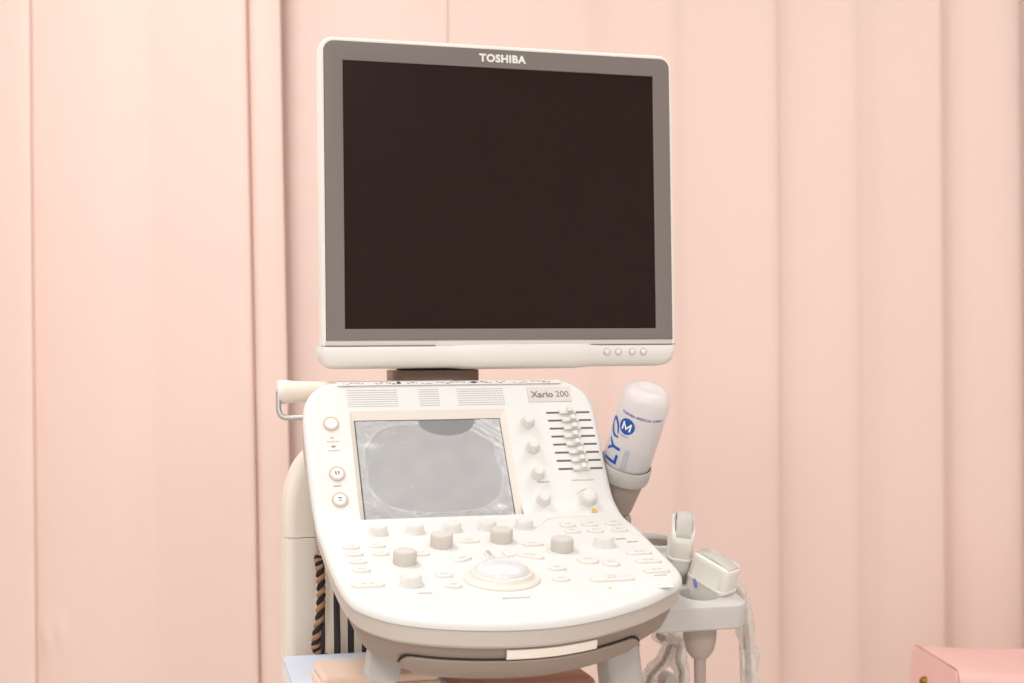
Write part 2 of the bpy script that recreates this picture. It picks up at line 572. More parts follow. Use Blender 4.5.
def band(name, spec, m, cap0=False, cap1=False, parent=machine, lo=None, hi=None):
    bm = bmesh.new()
    rings = []
    for ins, h in spec:
        r = ring3(ins, h)
        if lo is not None:
            r = r[lo:hi]
        rings.append(r)
    loft(bm, rings, cap0, cap1, closed=lo is None)
    return obj(name, bm, m, parent)
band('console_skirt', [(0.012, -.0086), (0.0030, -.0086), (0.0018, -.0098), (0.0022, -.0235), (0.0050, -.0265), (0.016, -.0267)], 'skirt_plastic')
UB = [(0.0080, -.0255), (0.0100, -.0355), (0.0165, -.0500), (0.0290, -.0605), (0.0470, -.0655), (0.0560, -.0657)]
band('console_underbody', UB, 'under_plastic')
def floor_plate(ins, h):
    """closing plate of the underside, a ladder of strips that follows the bend"""
    lp = inset(LOOP, ins)
    smin, smax = min(p[1] for p in lp), max(p[1] for p in lp)
    imin = min(range(NLOOP), key=lambda i: lp[i][1])
    imax = max(range(NLOOP), key=lambda i: lp[i][1])
    lc = [lp[(imax + k) % NLOOP] for k in range((imin - imax) % NLOOP + 1)]
    rc = [lp[(imax - k) % NLOOP] for k in range((imax - imin) % NLOOP + 1)]
    bm = bmesh.new()
    rows = []
    for k in range(61):
        s = smin + (smax - smin) * (1 - math.cos(math.pi * k / 60)) / 2
        q = min(max(s, smin + 1e-6), smax - 1e-6)
        rows.append([bm.verts.new(P3(x_at(lc, q), s, h)), bm.verts.new(P3(x_at(rc, q), s, h))])
    for a, b in zip(rows, rows[1:]):
        bm.faces.new((a[0], a[1], b[1], b[0]))
    return bm
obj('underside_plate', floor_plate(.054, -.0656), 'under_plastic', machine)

# front drawer: follows the front of the underbody, with its dark gap and pale pull
iF = min(range(NLOOP), key=lambda i: LOOP[i][1])
iL = min((i for i in range(NLOOP) if LOOP[i][1] < -.2), key=lambda i: abs(LOOP[i][0] + .101))
iR = min((i for i in range(NLOOP) if LOOP[i][1] < -.2), key=lambda i: abs(LOOP[i][0] - .136))
def belt(name, i0, i1, spec, m, parent, round_end=0.0):
    bm = bmesh.new()
    rings = []
    n = i1 - i0
    mid = sum(h for _, h in spec) / len(spec)
    for ins, h in spec:
        lp = inset(LOOP, ins)
        ring = []
        for i in range(i0, i1 + 1):
            e = min(i - i0, i1 - i)
            k = 1.0
            if round_end and e < round_end:
                k = math.sqrt(max(0.0, 1 - (1 - e / round_end) ** 2))
            ring.append(P3(lp[i][0], lp[i][1], mid + (h - mid) * max(k, 0.02)))
        rings.append(ring)
    loft(bm, rings, False, False, closed=False)
    return obj(name, bm, m, parent)
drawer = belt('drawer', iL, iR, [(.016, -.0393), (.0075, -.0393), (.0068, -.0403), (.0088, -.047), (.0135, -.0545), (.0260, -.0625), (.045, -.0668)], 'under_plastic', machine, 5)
belt('drawer_gap', iL - 1, iR + 1, [(.0112, -.0380), (.0092, -.0384), (.0110, -.046), (.0160, -.0525), (.0285, -.0618)], 'dark_gap', drawer, 5)
jL = min(range(NLOOP), key=lambda i: (LOOP[i][0] + .008) ** 2 + (LOOP[i][1] + .326) ** 2)
jR = min(range(NLOOP), key=lambda i: (LOOP[i][0] - .088) ** 2 + (LOOP[i][1] + .305) ** 2)
belt('drawer_pull', jL, jR, [(.012, -.0290), (.0062, -.0290), (.0055, -.0300), (.0058, -.0370), (.0075, -.0380), (.012, -.0380)], 'cream_plastic', drawer, 0)

# --- touch screen in its well
def well():
    bm = bmesh.new()
    o_ = [(FRX0, FRS0 + TC), (FRX1, FRS0 + TC), (FRX1, FRS1 + TC), (FRX0, FRS1 + TC)]
    i_ = [(-TSW / 2, -TSH / 2), (TSW / 2, -TSH / 2), (TSW / 2, TSH / 2), (-TSW / 2, TSH / 2)]
    loft(bm, [[(x, y, 0) for x, y in o_], [(x, y, -.0035) for x, y in i_], [(x, y, -.006) for x, y in i_]], False, False)
    return bm
ts = obj('touch_screen', slab(TSW, TSH, .0015, -.0060, -.0045, .0002, 3), 'touch_grey', machine, MU(0, 0))
obj('screen_well', well(), 'plate_beige', machine, MU(0, 0), smooth=False)
def film():
    me = bpy.data.meshes.new('protective_film')
    nx, ny = 110, 84
    vv, ff, film_opacity = [], [], []
    for j in range(ny + 1):
        for i in range(nx + 1):
            u, v = i / nx - .5, j / ny - .5
            wob = .05 * noise.noise(Vector((u * 4, v * 4, 11)))
            e = (abs(u * 2.0) ** 3.2 + abs((v - .01) * 2.0) ** 3.2) ** (1 / 3.2) + wob     # 1 on the edge of the clinging area
            out = min(1.0, max(0.0, (e - .90) / .05))
            ridge = gauss(e, .915, .016)
            h = .0002 + out * (.0009 + .0012 * noise.noise(Vector((u * 14, v * 12, 1))) + .0008 * noise.noise(Vector((u * 42 + v * 20, v * 34, 6)))) + .0010 * ridge
            d = (u - .33) * .72 + (v - .36) * .70                # the diagonal crease at the upper right corner
            cr = gauss(d, 0, .012) if u > .12 and v > .12 else 0
            cr2 = sum(gauss(d, q, .008) for q in (.05, .09, .13)) if u > .2 and v > .2 else 0
            h += .0016 * cr + .0010 * cr2
            sp = gauss(u, -.41, .05) * gauss(v, .24, .035) + gauss(u, .40, .05) * gauss(v, -.42, .03)
            h += .0010 * sp * (1 + noise.noise(Vector((u * 60, v * 60, 3))))
            top_patch = 1 if ((u - .13) / .20) ** 2 + ((v - .50) / .16) ** 2 < 1 and v < .485 else 0
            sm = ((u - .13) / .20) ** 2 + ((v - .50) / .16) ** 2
            cl = min(1, max(0, (1.05 - sm) / .12))  # ellipse at the top where film opacity drops and the darker screen shows
            li = .52 + .05 * noise.noise(Vector((u * 6, v * 6, 20))) + .10 * out + .22 * ridge * (.5 + .9 * abs(noise.noise(Vector((u * 9, v * 9, 31))))) + .30 * cr + .22 * cr2 + .28 * sp
            speck = noise.noise(Vector((u * 75, v * 75, 40)))
            if speck > .60 and u < -.1:
                li += .20 * min(1, (speck - .60) * 6)
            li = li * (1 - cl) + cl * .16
            vv.append((u * (TSW - .003), v * (TSH - .003), -.0042 + max(h * (1 - cl * .9), .0001)))
            film_opacity.append(min(.95, max(.05, li)))
    for j in range(ny):
        for i in range(nx):
            a = j * (nx + 1) + i
            ff.append((a, a + 1, a + nx + 2, a + nx + 1))
    me.from_pydata(vv, [], ff)
    at = me.attributes.new('film_opacity', 'FLOAT', 'POINT')
    at.data.foreach_set('value', film_opacity)
    return me
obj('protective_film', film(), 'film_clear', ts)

# --- loudspeaker grilles, label strip, name plate on the upper edge
for (x0, x1) in ((-.0865, -.0321), (-.0063, .0147), (.0373, .0892)):
    bm = bmesh.new()
    nx = int(round((x1 - x0) / .00175))
    for i in range(nx + 1):
        for j in range(8):
            cx, cy = x0 + (x1 - x0) * i / nx, .0772 + .0206 * j / 7
            vs_ = [bm.verts.new((cx + .00052 * math.cos(a), cy + .00052 * math.sin(a), .0002)) for a in [k * math.pi / 3 for k in range(6)]]
            bm.faces.new(vs_)
    g = obj('speaker_grille', bm, 'slot_dark', machine, MU(0, 0), smooth=False)
    g['kind'] = 'stuff'
random.seed(4)
strip = obj('label_strip', slab(.256, .0062, .001, 0, .0004, .0002, 3), 'console_white', machine, frame(P3(.031, .1702, .0003), XV, (UUv - NUv * .32).normalized(), (NUv + UUv * .32).normalized()))
rects = []
x = -.122
while x < .118:
    w = random.uniform(.0010, .0042)
    if random.random() < .82:
        rects.append((x + w / 2, random.choice((-.0009, .0, .0009)), w, random.choice((.0007, .0011, .0016))))
    x += w + random.uniform(.0005, .0014)
obj('strip_print', dashes(rects, .0003, .0006), 'print_grey', strip, smooth=False)
for (mx_, my_, mw_, mh_) in ((-.059, .0008, .0040, .0032), (.0265, .0002, .0062, .0028)):
    obj('strip_mark', dashes([(mx_, my_, mw_, mh_)], .0003, .0007), 'print_dark', strip, smooth=False)
plate = obj('name_plate', slab(.0510, .0196, .0012, 0, .0008, .0003, 3), 'name_plate', machine, MU(.1432, .0892))
obj('plate_lettering', text_mesh('Xario', .0112, .00025, .0002), 'print_grey', plate, Matrix.Translation((-.0085, -.0005, .0009)), smooth=False)
obj('plate_lettering', text_mesh('200', .0108, .0, .0002), 'print_grey', plate, Matrix.Translation((.0150, -.0003, .0009)), smooth=False)

# --- round push buttons and indicator lamps on the left
ring_me = None
for k, (x, t) in enumerate(((-.1077, .056), (-.1064, -.0055), (-.106, -.0365))):
    b = obj('push_button', lathe([(.0066, -.001), (.0066, .0016), (.0060, .0022), (.0, .0023)], 28, True, False), 'logo_white', machine, MU(x, t))
    obj('button_ring', lathe([(.0066, 0), (.0066, .0012), (.0071, .0018), (.0082, .0018), (.0087, .0012), (.0088, 0)], 32, False, False), 'ring_beige', b)
    if k == 0:
        obj('button_icon', dashes([(-.0014, -.0003, .0018, .0008), (.0014, .0005, .0018, .0008)], .0021, .0025), 'print_pale', b, smooth=False)
    elif k == 1:
        obj('button_icon', dashes([(-.0016, .0006, .0016, .0034), (-.0011, -.0012, .0012, .002), (.0016, .0010, .0016, .0030), (.0014, -.0008, .001, .0014)], .0021, .0025), 'print_grey', b, smooth=False)
    else:
        obj('button_icon', dashes([(0, .0018, .0044, .0010), (0, .0004, .0018, .0010), (0, -.0018, .0036, .0008)], .0021, .0025), 'print_grey', b, smooth=False)
for (x, t, m) in ((-.108, .0391, 'led_amber'), (-.1073, .028, 'led_brown')):
    obj('indicator_lamp', slab(.0045, .0018, .0008, -.0005, .0008, .0004, 4), m, machine, MU(x, t))
def prints(name, x, t, w, m, upper=True, rows=1, hh=.0011):
    rr = []
    for r in range(rows):
        q = -w / 2
        while q < w / 2 - .0006:
            k = random.uniform(.0008, .0022)
            rr.append((q + k / 2, -r * .0022, min(k, w / 2 - q), hh * random.uniform(.7, 1.1)))
            q += k + .0005
    obj(name, dashes(rr, 0, .0003), m, machine, MU(x, t) if upper else ML(x, t), smooth=False)
prints('panel_print', -.1075, .0340, .013, 'print_pale')
prints('panel_print', -.1070, .0228, .013, 'print_pale')
prints('panel_print', -.1071, -.0199, .008, 'print_grey')
prints('panel_print', .1176, -.0226, .013, 'print_grey')
prints('panel_print', .1201, -.0560, .010, 'print_grey', hh=.0016)
prints('panel_print', .1634, -.0216, .026, 'print_pale', hh=.0013)

# --- four turning knobs, the big gain knob
def knob(r, h, flare=1.12):
    return lathe([(r * flare, -.001), (r * flare, .0012), (r * flare * .97, .0020), (r * 1.02, .0026), (r * .95, h * .6), (r * .84, h - .0012), (r * .74, h - .0003), (r * .5, h), (0, h)], 32, True, False)
kn_me = None
for (x, t) in ((.1113, .0523), (.1122, .0202), (.1123, -.0128), (.1134, -.0451)):
    if kn_me is None:
        k0 = obj('turning_knob', knob(.0070, .0115), 'key_plastic', machine, MU(x, t))
        kn_me = k0.data
    else:
        obj('turning_knob', kn_me, None, machine, MU(x, t))
gk = obj('gain_knob', knob(.0090, .0120), 'key_plastic', machine, MU(.1641, -.0457))
bm = bmesh.new()
arc = [(math.radians(a)) for a in range(40, 150, 6)]
loft(bm, [[(.0128 * math.cos(a), .0128 * math.sin(a), .0) for a in arc], [(.0128 * math.cos(a), .0128 * math.sin(a), .0005) for a in arc], [(.0120 * math.cos(a), .0120 * math.sin(a), .0005) for a in arc], [(.0120 * math.cos(a), .0120 * math.sin(a), 0) for a in arc]], False, False, closed=False)
obj('gain_arc', bm, 'ring_beige', gk)

# --- eight gain sliders: slot with a cap riding in it
slot_me = cap_me = grip_me = None
for i in range(8):
    t = .0650 + (-.0072 - .0650) * i / 7
    xc = .1612 + .002 * i / 7
    off = (-.0008, .0004, .0004, -.0012, -.0006, .0004, .0006, .0006)[i]
    if slot_me is None:
        s0 = obj('gain_slider', slab(.0512, .0024, .0011, -.0002, .0003, .0001, 4), 'slot_dark', machine, MU(xc, t))
        slot_me = s0.data
        bm = slab(.0200, .0062, .0024, .0005, .0034, .0012, 5)
        c0 = obj('slider_cap', bm, 'key_plastic', s0, Matrix.Translation((off, .0, 0)))
        cap_me = c0.data
        bm = bmesh.new()
        sec = [(-.0042, .002), (-.0030, .0078), (-.0020, .0088), (.0020, .0088), (.0030, .0078), (.0042, .002)]
        loft(bm, [[(x_, y, z_) for x_, z_ in sec] for y in (-.0026, -.0020, .0020, .0026)])
        g0 = obj('slider_grip', bm, 'key_plastic', s0, Matrix.Translation((off + .0018, 0, 0)))
        grip_me = g0.data
    else:
        s1 = obj('gain_slider', slot_me, None, machine, MU(xc, t))
        obj('slider_cap', cap_me, None, s1, Matrix.Translation((off, 0, 0)))
        obj('slider_grip', grip_me, None, s1, Matrix.Translation((off + .0018, 0, 0)))

def triangle(r):
    return lathe([(r, 0), (r, .0004), (r * .8, .0005), (0, .0005)], 3, True, False)
obj('warning_mark', triangle(.0046), 'warning_yellow', machine, frame(P3(.1676, .0000, .0004), XV, (UUv + ULv).normalized(), (NUv + NLv).normalized()) @ Matrix.Rotation(math.pi / 2, 4, 'Z'), smooth=False)
obj('warning_mark', triangle(.0022), 'warning_yellow', machine, ML(.108, -.2343, .0001) @ Matrix.Rotation(math.pi / 2, 4, 'Z'), smooth=False)

# --- lower keyboard: caps, ribbed knobs, trackball, keys
cp = None
for (x, s) in ((-.0753, -.041), (-.0374, -.0405), (.0018, -.0388), (.0397, -.0383), (.0791, -.038)):
    if cp is None:
        bm = lathe([(.0100, -.002), (.0100, .0010), (.0093, .0014), (.0090, .0075), (.0080, .0088), (0, .0089)], 28, True, False)
        cp = obj('soft_knob', bm, 'key_plastic', machine, ML(x, s)).data
    else:
        obj('soft_knob', cp, None, machine, ML(x, s))
def ribbed(r, h):
    bm = bmesh.new()
    n = 96
    rings = []
    for rr, z, rib in ((r * .98, -.002, 0), (r * .98, .001, 0), (r, .0018, 1), (r, h - .0028, 1), (r * .97, h - .0012, .4), (r * .88, h - .0002, 0), (r * .5, h, 0), (r * .02, h, 0)):
        rings.append([((rr - rib * .00035 * (i % 2)) * math.cos(2 * math.pi * i / n), (rr - rib * .00035 * (i % 2)) * math.sin(2 * math.pi * i / n), z) for i in range(n)])
    loft(bm, rings)
    return bm
rb = None
for (x, s) in ((-.0664, -.1375), (-.0204, -.0898), (.0434, -.0816), (.0962, -.1186)):
    if rb is None:
        k0 = obj('ribbed_knob', ribbed(.0113, .0135), 'grey_rubber', machine, ML(x, s))
        k0['label'] = 'ribbed grey knob'
        rb = k0.data
    else:
        k0 = obj('ribbed_knob', rb, None, machine, ML(x, s))
        k0['label'] = 'ribbed grey knob'
for (x, s) in ((-.0724, -.1985), (.1437, -.1085)):
    obj('mode_knob', lathe([(.0112, -.002), (.0112, .0012), (.0104, .0018), (.0100, .0078), (.0088, .0095), (0, .0097)], 32, True, False), 'key_plastic', machine, ML(x, s))
tbr = obj('trackball_ring', lathe([(.0362, -.001), (.0362, .0016), (.0345, .0030), (.0318, .0030), (.0300, .0042), (.0285, .0074), (.0268, .0082), (.0240, .0078), (.0236, .0030)], 56, False, False), 'plate_beige', machine, ML(.0146, -.1945))
prf = [(.0262 * math.sin(a), .0065 + .0118 * (math.cos(a))) for a in [math.pi / 2 * (1 - q / 12) for q in range(13)]]
obj('trackball', lathe(prf[:-1] + [(0, prf[-1][1])], 56, False, False), 'trackball_white', tbr)

KEYM = {}
def key(x, s, w, d, rot=0.0, r=None, h=.0024, upper=False, mark=.45):
    kid = (round(w, 4), round(d, 4), round(h, 4))
    if kid not in KEYM:
        rr = r if r is not None else min(w, d) * .42
        KEYM[kid] = (slab(w, d, rr, -.001, h, .0008, 5), slab(w + .0022, d + .0020, rr + .001, -.0005, .0004, .0002, 5))
        b = obj('key', KEYM[kid][0], 'key_plastic', machine, ML(x, s, 0, rot))
        g = obj('key_surround', KEYM[kid][1], 'plate_beige', b)
        KEYM[kid] = (b.data, g.data)
    else:
        b = obj('key', KEYM[kid][0], None, machine, ML(x, s, 0, rot))
        obj('key_surround', KEYM[kid][1], None, b)
    if mark:
        mw = w * mark
        obj('key_print', dashes([(-mw * .25, 0, mw * .4, .0012), (mw * .25, 0, mw * .35, .0012)], h, h + .0002), 'print_pale', b, smooth=False)
    return b
for (x, s) in ((-.1097, -.0831), (-.0836, -.0817), (-.1098, -.1054), (-.0846, -.1073), (-.1100, -.1286), (-.1108, -.1541), (-.0456, -.1126)):
    key(x, s, .0165, .0120)
key(-.1117, -.1969, .0300, .0120)
key(.0109, -.0793, .0200, .0100)
key(.0717, -.0975, .0215, .0105)
key(-.0089, -.1340, .0200, .0110, math.radians(38))
key(.0586, -.1340, .0290, .0105, math.radians(-34))
for (x, s, a) in ((-.0371, -.1791, 0), (-.0352, -.2093, -8), (.0747, -.1741, 0), (.0691, -.2058, 8)):
    key(x, s, .0165, .0125, math.radians(a))
key(.0200, -.1240, .0080, .0190, 0, mark=0)['label'] = 'narrow key with grey bar'
obj('panel_print', dashes([(0, 0, .0042, .016)], .0024, .0026), 'print_pale', machine, ML(.0200, -.1240), smooth=False)
key(.0386, -.1240, .0080, .0190, 0, mark=0)
for (x, s) in ((.1265, -.0384), (.1509, -.0379), (.1772, -.0375), (.1249, -.0597), (.1500, -.0612), (.1759, -.0610)):
    key(x, s, .0170, .0125)
for (x, s) in ((.1704, -.1387), (.1701, -.1658), (.1683, -.1948)):
    key(x, s, .0260, .0105)
key(.1120, -.1546, .0205, .0225, 0, .0100)
key(.1315, -.1670, .0165, .0185, 0, .0082)
key(.1175, -.2119, .0430, .0120, mark=.25)
prints('panel_print', .1682, -.0899, .011, 'print_grey', False, hh=.0024)
prints('panel_print', .1770, -.1011, .011, 'print_grey', False, hh=.0024)
prints('panel_print', .1684, -.2060, .013, 'print_pale', False, hh=.0026)
prints('panel_print', .1205, -.2005, .008, 'print_pale', False, hh=.0030)
prints('panel_print', -.0640, -.2240, .014, 'print_pale', False, hh=.0030)
prints('panel_print', .0146, -.2480, .026, 'print_pale', False, hh=.0030)
for (x, s) in ((-.1097, -.0735), (-.0836, -.0725), (-.0846, -.0985)):
    prints('panel_print', x, s, .008, 'print_pale', False, hh=.0022)
wl = obj('warning_label', slab(.050, .0130, .001, 0, .0004, .0001, 3), 'label_white', machine, ML(.1440, -.2345))
obj('label_print', dashes([(-.012 + .0042 * i, .0016 - .003 * (i % 2), .0032, .0009) for i in range(8)], .0003, .0005), 'print_pale', wl, smooth=False)
# fine bead that runs along the bend beside the touch screen
bead = [P3(x, s, .0001) for x, s in ((-.1275, -.004), (-.115, -.006), (-.100, -.012), (-.0905, -.022))]
obj('panel_bead', tube(catmull(bead, 6), .0005, 6), 'plate_beige', machine)
bead = [P3(x, s, .0001) for x, s in ((.0880, -.040), (.0980, -.034), (.1060, -.020), (.1160, -.012), (.1350, -.010), (.1750, -.010), (.1900, -.013))]
obj('panel_bead', tube(catmull(bead, 6), .0006, 6), 'plate_beige', machine)

# --- back of the console, rear grip, side rod
def rear():
    bm = bmesh.new()
    rings = []
    for ins, h in ((.006, -.0215), (.003, -.024), (.003, -.044), (.012, -.058), (.030, -.064)):
        rings.append([P3(x, max(s, .006), -.0215 + (h + .0215) * min(1, max(.02, (max(s, .006) - .006) / .10)) ** .7) for x, s in inset(LOOP, ins)])
    loft(bm, rings)
    return bm
obj('console_back', rear(), 'skirt_plastic', machine)
grip = lathe([(.0, -.080), (.0115, -.080), (.0135, -.077), (.0135, -.072), (.0120, -.060), (.0112, -.03), (.0112, .12), (.0, .121)], 28, False, False)
obj('rear_grip', grip, 'cream_plastic', machine, Matrix.Translation((-.078, .100, OZ + .0795)) @ Matrix.Rotation(math.pi / 2, 4, 'Y'))
rod = catmull([(-.1570, .094, OZ + .0800), (-.1572, .092, OZ + .070), (-.1572, .090, OZ + .0600), (-.1545, .088, OZ + .0535), (-.1480, .086, OZ + .0515), (-.135, .082, OZ + .0515), (-.115, .075, OZ + .0515)], 6)
obj('side_rod', tube(rod, .0031, 12), 'rod_steel', machine)

# --- arched side pillar with its seam
def pillar():
    bm = bmesh.new()
    path = [Vector(p) for p in ((-.1300, .12, .30), (-.1300, .12, .55), (-.1300, .12, OZ - .083))]
    sec = lambda i, n: rrect(.041, .062, .012, 5)
    sweep(bm, path, sec, True, up=Vector((0, 1, 0)))
    return bm
obj('side_pillar', pillar(), 'cream_plastic', machine)
arch = catmull([(-.1300, .12, OZ - .0822), (-.1300, .12, OZ - .060), (-.1270, .12, OZ - .034), (-.1170, .12, OZ - .010), (-.0980, .12, OZ + .004), (-.070, .12, OZ + .010), (-.02, .12, OZ + .010), (.03, .12, OZ + .010)], 6)
bm = bmesh.new()
sweep(bm, arch, lambda i, n: rrect(.041, .062, .012, 5), True, up=Vector((0, 1, 0)))
obj('pillar_arch', bm, 'cream_plastic', machine)

# --- centre column, cart base, castors
bm = slab(.110, .080, .02, .60, OZ - .03, .002, 6, .03, .13)
obj('centre_column', bm, 'cream_plastic', machine)
bm = slab(.44, .50, .05, .16, .60, .012, 6, .02, .02, .01)
obj('cart_base', bm, 'cream_plastic', machine)
for sx in (-1, 1):
    for sy in (-1, 1):
        bm = lathe([(.0, -.02), (.045, -.02), (.05, -.014), (.05, .014), (.045, .02), (0, .02)], 24, False, False)
        w = obj('castor_wheel', bm, 'wheel_black', machine, Matrix.Translation((.02 + sx * .17, .02 + sy * .2, .05)) @ Matrix.Rotation(math.pi / 2, 4, 'Y'))
        bm = bmesh.new()
        box(bm, -.012, .012, -.03, .03, .045, .115)
        f = obj('castor_fork', bm, 'cup_plastic', machine, Matrix.Translation((.02 + sx * .17, .02 + sy * .2, .05)), smooth=False)
# struts under the console: short pale tab at the left, slanting bars
def strut(p0, p1, w, d, m='tray_plastic', name='support_strut'):
    bm = bmesh.new()
    sweep(bm, [Vector(p0), Vector(p0).lerp(Vector(p1), .5), Vector(p1)], lambda i, n: rrect(w, d, min(w, d) * .25, 5), True, up=Vector((0, 1, 0)))
    return obj(name, bm, m, machine)
bm = slab(.0330, .0470, .008, -.006, .006, .003, 6)
obj('release_tab', bm, 'tray_plastic', machine, frame(Vector((-.0925, -.205, OZ - .158)), Vector((.985, 0, -.17)).normalized(), Vector((.165, .25, .95)).normalized(), Vector((.12, -.965, .24)).normalized()))
strut((.1560, -.120, OZ - .100), (.176, -.150, .59), .036, .050)
strut((-.028, -.130, OZ - .120), (-.028, -.135, .7785), .020, .035)

# --- probe tray at the right of the console
tray = bmesh.new()
def tray_mesh():
    bm = bmesh.new()
    out = rrect(.112, .250, .018, 8, .2250, -.0480)
    holes = [(.2535, .0250, .0190, .0190), (.2390, -.0820, .0180, .0230), (.2390, -.1350, .0200, .0200)]
    def extr(z, ins):
        return [(x, y, z) for x, y in rrect(.112 - 2 * ins, .250 - 2 * ins, .018 - ins, 8, .2250, -.0480)]
    vr = loft(bm, [extr(-.026, .004), extr(-.0235, .001), extr(-.004, 0), extr(-.001, .0012), extr(0, .004)], True, False)
    top = vr[-1]
    edges = [bm.edges.get((top[i], top[(i + 1) % len(top)])) for i in range(len(top))]
    for hx, hy, ra, rb_ in holes:
        n = 28
        lo = [bm.verts.new((hx + ra * math.cos(2 * math.pi * i / n), hy + rb_ * math.sin(2 * math.pi * i / n), 0)) for i in range(n)]
        dn = [bm.verts.new((hx + ra * .93 * math.cos(2 * math.pi * i / n), hy + rb_ * .93 * math.sin(2 * math.pi * i / n), -.024)) for i in range(n)]
        for i in range(n):
            j = (i + 1) % n
            bm.faces.new((lo[i], lo[j], dn[j], dn[i]))
            edges.append(bm.edges.get((lo[i], lo[j])))
        bm.faces.new(dn)
    bmesh.ops.triangle_fill(bm, use_beauty=True, use_dissolve=False, edges=edges)
    return bm
TRH = -.047
tr = obj('probe_tray', tray_mesh(), 'tray_plastic', machine, ML(0, 0, TRH))
tr['label'] = 'grey probe holder tray'
obj('holder_ring', lathe([(.0185, -.004), (.0185, .004), (.0200, .0065), (.0225, .0065), (.0240, .0045), (.0240, -.004)], 36, False, False), 'tray_plastic', tr, Matrix.Translation((.2535, .0250, 0)))
obj('holder_lining', lathe([(.0, -.022), (.0170, -.022), (.0180, .003)], 30, False, False), 'cup_plastic', tr, Matrix.Translation((.2535, .0250, 0)))
obj('holder_peg', lathe([(.0055, -.02), (.0055, .010), (.0040, .013), (0, .0135)], 18, True, False), 'cup_plastic', tr, Matrix.Translation((.2290, .0640, .012)))
ccone = lathe([(.0165, -.004), (.0172, -.016), (.0168, -.028), (.0140, -.039), (.0090, -.046), (.0062, -.048), (.0058, -.072), (.0042, -.074)], 30, True, True)
cone_o = MU
cone_pos = (ML(0, 0, TRH) @ Vector((.2400, -.1370, -.018)))
cup = obj('holder_cup', ccone, 'cup_plastic', machine, Matrix.Translation(cone_pos))
obj('cup_cable', tube([Vector((0, 0, -.070)), Vector((.001, 0, -.10)), Vector((.003, .01, -.16)), Vector((-.01, .05, -.24))], .0036, 10), 'cable_beige', cup)

# --- gel bottle holder
lean_x, lean_y = math.radians(15.5), math.radians(24)
cam_dir = (MW.inverted().to_3x3() @ Vector((0, -1, 0)))
cam_right = (MW.inverted().to_3x3() @ Vector((1, 0, 0)))
axis = (Vector((0, 0, 1)) * math.cos(lean_y) + cam_right * math.tan(lean_x) * math.cos(lean_y) + cam_dir * math.sin(lean_y)).normalized()
sidev = (cam_right - axis * cam_right.dot(axis)).normalized()
frontv = axis.cross(sidev) * -1      # points towards the viewer
rim_c = Vector((.2235, .020, OZ - .0065))
MB_ = Matrix(((sidev.x, -frontv.x, axis.x, rim_c.x), (sidev.y, -frontv.y, axis.y, rim_c.y), (sidev.z, -frontv.z, axis.z, rim_c.z), (0, 0, 0, 1)))
gh = obj('gel_holder', lathe([(.0, -.056), (.0190, -.056), (.0222, -.053), (.0264, -.012), (.0266, -.006), (.0240, -.006), (.0200, -.050), (0, -.051)], 40, False, False), 'cup_plastic', machine, MB_)
obj('holder_rim', lathe([(.0262, -.014), (.0294, -.013), (.0303, -.010), (.0306, .003), (.0299, .0055), (.0288, .0055), (.0283, .003), (.0262, -.006)], 44, False, False), 'tray_plastic', gh)
obj('holder_arm', tube([MB_.inverted() @ p for p in (MB_ @ Vector((-.006, .008, -.035)), Vector((.205, .055, OZ - .060)), Vector((.170, .060, OZ - .050)))], .007, 10), 'cup_plastic', gh)

# --- neck under the monitor
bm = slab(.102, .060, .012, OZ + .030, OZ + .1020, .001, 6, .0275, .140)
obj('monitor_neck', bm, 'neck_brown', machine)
bm = slab(.092, .052, .010, OZ + .1020, OZ + .1250, .001, 6, .0300, .140)
obj('neck_shadow_slab', bm, 'dark_gap', machine)  # dark slab stands in for the shadowed gap below the chin

# --- monitor
mloc = Vector((0.10255, 0.09482, OZ + 0.29977))
MM = Matrix.Translation(mloc) @ Matrix.Rotation(math.radians(18.10 - 15), 4, 'Z') @ Matrix.Rotation(math.radians(-1.235), 4, 'X')
SW, SH = .376, .301
def yloop(pts, y):
    return [(x, y, z) for x, z in pts]
mon = bmesh.new()
HT, HB, HL, HR = .0257, .0360, .0262, .0246       # margins from the lit panel to the housing's edge
hw, hh_ = SW + HL + HR, SH + HT + HB
hx, hz = (HR - HL) / 2, (HT - HB) / 2
def hloop(ins, y, r=.016):
    return yloop(rrect(hw - 2 * ins, hh_ - 2 * ins, max(r - ins, .003), 8, hx, hz), y)
loft(mon, [hloop(.06, .052), hloop(.03, .050), hloop(.006, .036), hloop(.0015, .020), hloop(.0, .006), hloop(.0, -.0015), hloop(.0008, -.0034), hloop(.0026, -.0042), hloop(.0046, -.0040), hloop(.0048, -.002)], True, True)
monitor = obj('monitor', mon, 'white_plastic', machine, MM)
# bezel ring
bm = bmesh.new()
BL, BR, BT, BB = .0212, .0212, .0215, .0128
bw, bh, bx, bz = SW + BL + BR, SH + BT + BB, (BR - BL) / 2, (BT - BB) / 2
def bl(ins, y):
    pts = rrect(bw - 2 * ins, bh - 2 * ins, .0115 - ins, 8, bx, bz)
    # square lower corners
    return [((x if z > 0 else (bx + math.copysign(bw / 2 - ins, x - bx) if abs(x - bx) > bw / 2 - .0116 else x)), y, (z if z > 0 else (bz - bh / 2 + ins if z < bz - bh / 2 + .0116 else z))) for x, z in pts]
def il(g, y):
    pts = []
    for k, (sx, sy) in enumerate(((1, 1), (-1, 1), (-1, -1), (1, -1))):
        for i in range(9):
            pts.append((sx * (SW / 2 + g), y, sy * (SH / 2 + g)))
    return pts
loft(bm, [bl(0, -.0015), bl(0, -.0040), bl(.0006, -.0048), il(.0012, -.0048), il(.0, -.0040), il(0, -.0010)], False, False)
bmesh.ops.remove_doubles(bm, verts=bm.verts[:], dist=1e-7)
bez = obj('screen_bezel', bm, 'bezel_grey', monitor)
bm = bmesh.new()
